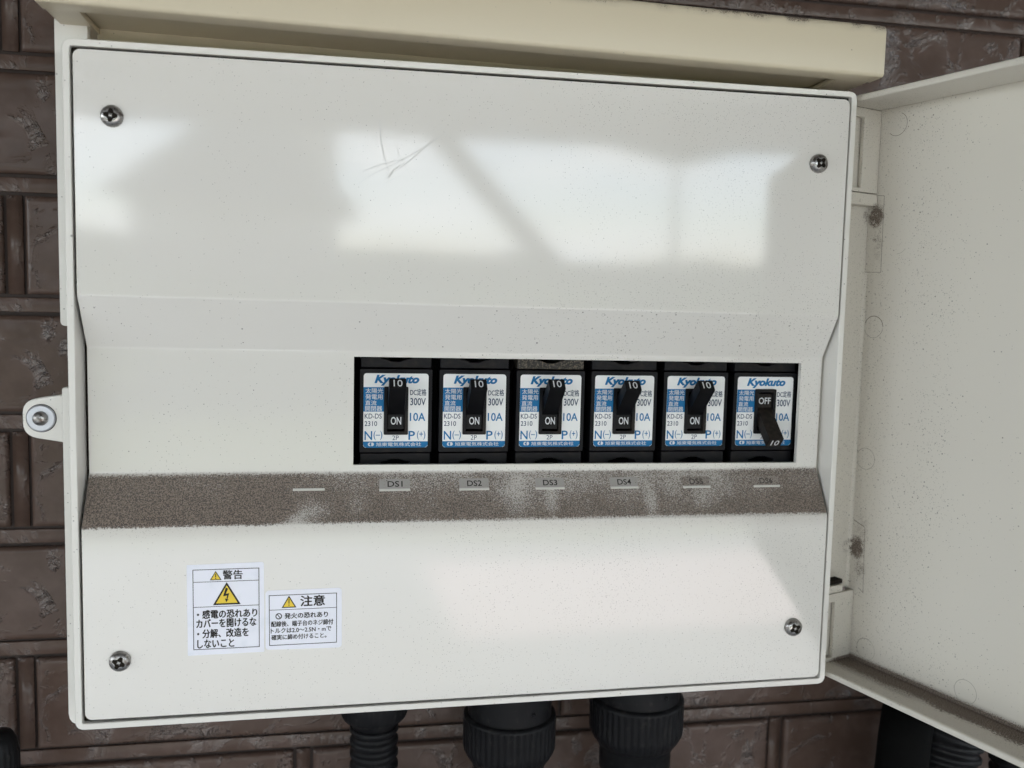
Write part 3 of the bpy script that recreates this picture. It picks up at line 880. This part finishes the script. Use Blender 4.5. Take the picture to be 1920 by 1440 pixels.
blab = ["black circuit breaker switched on, above name DS1, first from the left in the window",
        "black circuit breaker switched on, above name DS2, right beside the first one",
        "black circuit breaker switched on above name DS3, its top edge caked with brown dust",
        "black circuit breaker switched on, above the name strip DS4",
        "black circuit breaker switched on, immediately left of the one that is off",
        "black circuit breaker switched off, its toggle down and OFF showing, rightmost of the row"]
for i, (o, lb) in enumerate(zip(brs, blab)):
    o.location = (.1018 + .02735 * i, YB, 0)
    tag(o, lb, "circuit breaker", "circuit breakers in the cover window")
    if i < 5: toggle(o, ON_A + radians(random.uniform(-1, 1)), "ON")
    else: toggle(o, OFF_A, "OFF", True)
# the third breaker's upper cover is caked with dust
for ch in brs[2].children:
    if ch.name.startswith("terminal_cover") and sum(v.co.z for v in ch.data.vertices) / len(ch.data.vertices) > .11:
        ch.data = ch.data.copy(); ch.data.materials.clear(); ch.data.materials.append(M_black_d)

# ------------------------------------------------------------------ cable fittings under the box
YG = .045
def gland(cx, r, z_top, cat_lab, n_fl=44):
    t_ = empty("cable_gland", (cx, YG, z_top))
    tag(t_, cat_lab, "cable gland", "black cable glands under the box")
    bm = bmesh.new(); lathe(bm, [(r*.90, .012), (r*.90, -.0062), (r*.5, -.0062)], (0,0,0), 'Z', 64)
    obj("gland_neck", bm, M_blackp, t_, bevel=.0004)
    # small raised bosses on the neck
    bm = bmesh.new(); lathe(bm, [(.0009, 0), (.0008, -.0005), (.0003, -.0008)], (r*.35, -r*.83, -.0005), 'Y', 12)
    obj("boss", bm, M_blackp, t_, smooth=True)
    bm = bmesh.new()
    prof_ = [(r*.88, -.0052), (r*.985, -.0056), (r*1.0, -.0066), (r*1.0, -.0075), (r*1.0, -.0180), (r*.995, -.0196), (r*.93, -.0222), (r*.83, -.0248), (r*.80, -.0252), (r*.80, -.0262), (r*.76, -.0266), (r*.76, -.036), (r*.70, -.037)]
    lathe(bm, prof_, (0,0,0), 'Z', 264, n_fl, .0006, (3, 5))
    obj("gland_nut", bm, M_blackp, t_, smooth=True)
    for f in bpy.data.objects[t_.name].children[-1].data.polygons: pass
    rr = r * .62
    bm = bmesh.new(); tube(bm, [(0, 0, -.034 - .001*k) for k in range(70)], rr, 32, lambda L: rr + .0009*sin(L*2*pi/.0045))
    obj("conduit", bm, M_blackp, t_, smooth=True)
def corrug(name, pts, rad, pitch, depth, lab, cat="conduit"):
    # resample
    P = [Vector(p) for p in pts]; out = []
    for a, c in zip(P, P[1:]):
        n = max(2, int((c-a).length / (pitch/8)))
        out += [a.lerp(c, k/n) for k in range(n)]
    out.append(P[-1])
    base = out[0].copy()
    t_ = empty(name, base); tag(t_, lab, cat)
    out = [p - base for p in out]
    bm = bmesh.new()
    def rf(L):
        s = sin(L * 2 * pi / pitch); return rad + depth * (1 if s > .3 else (-1 if s < -.3 else s/.3))
    tube(bm, out, rad, 48, rf)
    obj("corrugated_tube", bm, M_blackp, t_, smooth=True)
    return t_
def pxat(u, v, y):
    d = Mr @ Vector(((u-960)/1666.98, 1, -(v-720)/1666.98)); return CAM + d * ((y - CAM.y) / d.y)
a1, a2 = pxat(867, 1400, YG), pxat(1040, 1385, YG)
r2 = (a2.x - a1.x) / 2 * .985
gland((a1.x + a2.x) / 2, r2, -.0185, "black cable gland with fluted nut, middle one of the fittings below the box")
a1, a2 = pxat(1106, 1380, YG), pxat(1275, 1375, YG)
gland((a1.x + a2.x) / 2, (a2.x - a1.x) / 2 * .985, -.0148, "black cable gland with fluted nut, nearest the door of the fittings below the box")
a1, a2 = pxat(657, 1410, YG), pxat(745, 1410, YG)
cx = (a1.x + a2.x) / 2; rc = (a2.x - a1.x) / 2
t1 = corrug("corrugated_conduit", [(cx, YG, -.026), (cx, YG, -.10), (cx - .002, YG, -.16)], rc * .97, .0050, .0006, "slim black corrugated conduit with a flared collar, leftmost fitting under the box")
bm = bmesh.new(); lathe(bm, [(rc*1.42, .020), (rc*1.42, -.0005), (rc*1.34, -.0022), (rc*.95, -.0052), (rc*.95, -.0060)], (0, 0, .0060), 'Z', 96, 40, .0003, (0, 2))
obj("flared_collar", bm, M_blackp, t1, smooth=True)
# conduit in the shade below the door
q0, q1, q2 = pxat(1700, 1375, .040), pxat(1768, 1405, .040), pxat(1775, 1440, .040)
corrug("corrugated_conduit", [(q1.x + .010, .046, q1.z + .030), (q1.x + .002, .044, q1.z + .006), (q1.x - .003, .042, q2.z - .010), (q1.x - .006, .040, q2.z - .08)], .0165, .0052, .0008,
       "wide black corrugated conduit in the dark below the open door")
q3 = pxat(1905, 1440, .04)
corrug("corrugated_conduit", [(q3.x + .004, .046, q3.z + .030), (q3.x + .004, .042, q3.z - .002), (q3.x + .006, .040, q3.z - .08)], .0120, .0052, .0008,
       "black corrugated conduit half cut off at the lower right corner under the door")
# black tube added to fill the dark patch left of it
t2 = empty("dark_patch_tube", pxat(1690, 1440, .030)); tag(t2, "smooth black tube added to fill the dark patch left of the wide conduit under the door", "sleeve")
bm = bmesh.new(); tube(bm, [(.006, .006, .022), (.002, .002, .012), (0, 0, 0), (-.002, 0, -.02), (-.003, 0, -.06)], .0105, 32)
obj("filler_tube", bm, M_slot, t2, smooth=True)
# black pipe at the lower left
q4 = pxat(-38, 1474, .03)
t3 = empty("pipe_cap", (q4.x, .045, q4.z)); tag(t3, "black ribbed pipe end poking in at the lower left corner", "pipe")
bm = bmesh.new(); lathe(bm, [(.003, .0125), (.0055, .0115), (.0070, .0090), (.0074, .006), (.0078, .005), (.0078, -.02), (.0074, -.03)], (0, 0, 0), 'Z', 96, 24, .0004, (3, 5))
obj("ribbed_cap", bm, M_blackp, t3, smooth=True)

# ------------------------------------------------------------------ the place around (seen in the gloss of the cover)
GZ = -1.2
M_conc, b_, p_ = mat("concrete", (.38, .37, .345), .85)
v_ = b_.coord(); b_.put(p_.inputs['Base Color'], b_.mix(b_.noise(v_, 3, 6, .65), (.29, .285, .27), (.37, .365, .35)))
M_pave, b_, p_ = mat("pink_paving", (.62, .52, .50), .8)
v_ = b_.coord(); b_.put(p_.inputs['Base Color'], b_.mix(b_.noise(v_, 4, 5, .6), (.62, .51, .49), (.68, .575, .555)))
M_grass, b_, p_ = mat("lawn", (.09, .11, .045), .9)
v_ = b_.coord(); b_.put(p_.inputs['Base Color'], b_.mix(b_.noise(v_, 2, 6, .7), (.06, .09, .03), (.13, .14, .06)))
M_roofu = mat("carport_panel", (.13, .115, .105), .7)[0]
M_alu = mat("carport_aluminium", (.16, .15, .14), .45, metal=.4)[0]
M_house = mat("render_wall", (.34, .32, .29), .85)[0]
M_tile = mat("roof_tile", (.10, .10, .11), .6)[0]
gr = obj("ground", box_bm(-300, 300, -300, 60, GZ - .5, GZ), M_grass); tag(gr, kind='structure')
dv = obj("driveway", box_bm(-4, 5, -6.0, WY, GZ + .001, GZ + .004), M_conc); tag(dv, kind='structure')
pv = obj("pavement", box_bm(.55, 4.2, -5.2, -3.3, GZ + .0045, GZ + .008), M_pave); tag(pv, kind='structure')
# carport
cp = empty("carport", (0, -1.5, GZ)); tag(cp, "flat carport roof over the parking space in front of the wall", "carport")
def local(bm_, base): bmesh.ops.transform(bm_, matrix=Matrix.Translation(-Vector(base)), verts=bm_.verts); return bm_
cb = (0, -1.5, GZ)
obj("roof", local(box_bm(-3.2, 4.2, -3.10, WY - .02, .75, .79), cb), M_roofu, cp)
obj("fascia", local(box_bm(-3.2, 4.2, -3.14, -3.10, .71, .81), cb), M_alu, cp)
for x in (-2.2, 3.1): obj("post", local(box_bm(x, x+.08, -3.08, -3.0, GZ, .75), cb), M_alu, cp)
bm = bmesh.new()
p0, p1 = Vector((.36, -3.0, .75)), Vector((.84, -3.0, .16))
dd = (p1-p0).normalized(); nn_ = Vector((-dd.z, 0, dd.x)) * .042
vv = [bm.verts.new(p) for p in (p0+nn_, p1+nn_, p1-nn_, p0-nn_)]; ww = [bm.verts.new(v.co + Vector((0, .05, 0))) for v in vv]
bm.faces.new(vv); bm.faces.new(ww)
for i in range(4): bm.faces.new([vv[i], vv[(i+1)%4], ww[(i+1)%4], ww[i]])
obj("brace", local(bm, cb), M_alu, cp)
# neighbouring house with gable, across the way
def house(x0, x1, y0, y1, h, ridge, lab):
    base = ((x0+x1)/2, (y0+y1)/2, GZ)
    t_ = empty("neighbour_house", base); tag(t_, lab, "house")
    obj("wall", local(box_bm(x0, x1, y0, y1, GZ, h), base), M_house, t_)
    bm = bmesh.new(); xm = (x0+x1)/2
    P = [(x0-.3, h), (x1+.3, h), (xm, ridge)]
    a = [bm.verts.new((x, y0-.3, z)) for x, z in P]; c = [bm.verts.new((x, y1+.3, z)) for x, z in P]
    bm.faces.new(a); bm.faces.new(c)
    for i in range(3): bm.faces.new([a[i], a[(i+1)%3], c[(i+1)%3], c[i]])
    obj("roof", local(bm, base), M_tile, t_)
    for k in range(3):
        xw = x0 + (x1-x0)*(k+.5)/3
        f = obj("window", local(box_bm(xw-.35, xw+.35, y1, y1+.03, h-1.5, h-.6), base), M_alu, t_)
house(-2.7, -.05, -17, -12, 1.0, 2.5, "grey rendered neighbour house with dark tiled gable roof")
house(-15.5, -8.0, -26, -18, 1.4, 3.2, "low neighbour house with dark gable, farther off to the left")
nh = bpy.data.objects["neighbour_house"]
obj("upper_storey", local(box_bm(-1.95, -.05, -17, -11.98, 1.15, 3.0), nh.location), M_house, nh)
# low hedge along the road
hd = bmesh.new()
for k in range(5200):
    x = random.uniform(-9, 14); y = -10.5 + random.uniform(-.35, .35); z = GZ + random.uniform(0, 1.05) * (1 + .1*sin(x*1.7))
    s = random.uniform(.05, .12); R_ = Matrix.Rotation(random.uniform(0, 6.28), 3, (random.uniform(-1,1), random.uniform(-1,1), random.uniform(-1,1)+.01))
    hd.faces.new([hd.verts.new(Vector((x, y, z)) + R_ @ Vector(q)) for q in ((-s,0,-s*.5),(s,0,-s*.5),(s,0,s*.5),(-s,0,s*.5))])
M_leaf = mat("hedge_leaf", (.05, .085, .028), .6)[0]
hg = obj("hedge", hd, M_leaf); tag(hg, kind='stuff')

# unseen side walls, added to cut skylight from the sides
for nm, x0, x1, h, lb in (("added_side_wall", 5.2, 5.32, .20, "unseen rendered wall added at the right to cut skylight from that side"), ("added_side_wall", -3.9, -3.78, .1, "lower unseen rendered wall added at the left to cut skylight from that side")):
    base = ((x0+x1)/2, -3.5, GZ)
    t_ = obj(nm, local(box_bm(x0, x1, -7, WY - .05, GZ, h), base), M_house); t_.location = base; tag(t_, lb, "wall")

# garden tree whose crown hangs into the opening
tr = empty("garden_tree", (4.6, -11.8, GZ)); tag(tr, "round leafy garden tree just beyond the carport", "tree")
bm = bmesh.new(); tube(bm, [(0,0,0), (.05,0,1.3), (-.04,0,2.6), (.03,0,3.6)], .05, 12); obj("trunk", bm, mat("bark", (.12, .09, .07), .9)[0], tr, smooth=True)
bm = bmesh.new()
for k in range(3200):
    while True:
        q = Vector((random.uniform(-1,1), random.uniform(-1,1), random.uniform(-1,1)))
        if q.length < 1: break
    q = Vector((q.x * 1.25, q.y * 1.0, q.z * .95 + 4.05)); sz = random.uniform(.05, .11)
    R_ = Matrix.Rotation(random.uniform(0, 6.28), 3, (random.uniform(-1,1), random.uniform(-1,1), random.uniform(-1,1)+.01))
    bm.faces.new([bm.verts.new(q + R_ @ Vector(p)) for p in ((-sz,0,0),(0,0,-sz*.5),(sz,0,0),(0,0,sz*.5))])
obj("crown", bm, M_leaf, tr)

# distant trees and shrubs along the horizon
tl = bmesh.new()
for k in range(6500):
    x = random.uniform(-34, 44); hmax = .15 + 1.2 * max(0, noise.noise(Vector((x * .13, 3, 0))) + .25) + .6 * noise.noise(Vector((x * .7, 1, 5)))
    p = Vector((x, -42 + random.uniform(-1, 1), GZ + random.uniform(0, 1)**.8 * (hmax + 1.2))); s_ = random.uniform(.12, .32)
    R_ = Matrix.Rotation(random.uniform(0, 6.28), 3, (random.uniform(-1,1), random.uniform(-1,1), random.uniform(-1,1)+.01))
    tl.faces.new([tl.verts.new(p + R_ @ Vector(q)) for q in ((-s_,0,-s_),(s_,0,-s_*.6),(s_*.8,0,s_),(-s_,0,s_*.7))])
tag(obj("distant_trees", tl, M_leaf), kind='stuff')
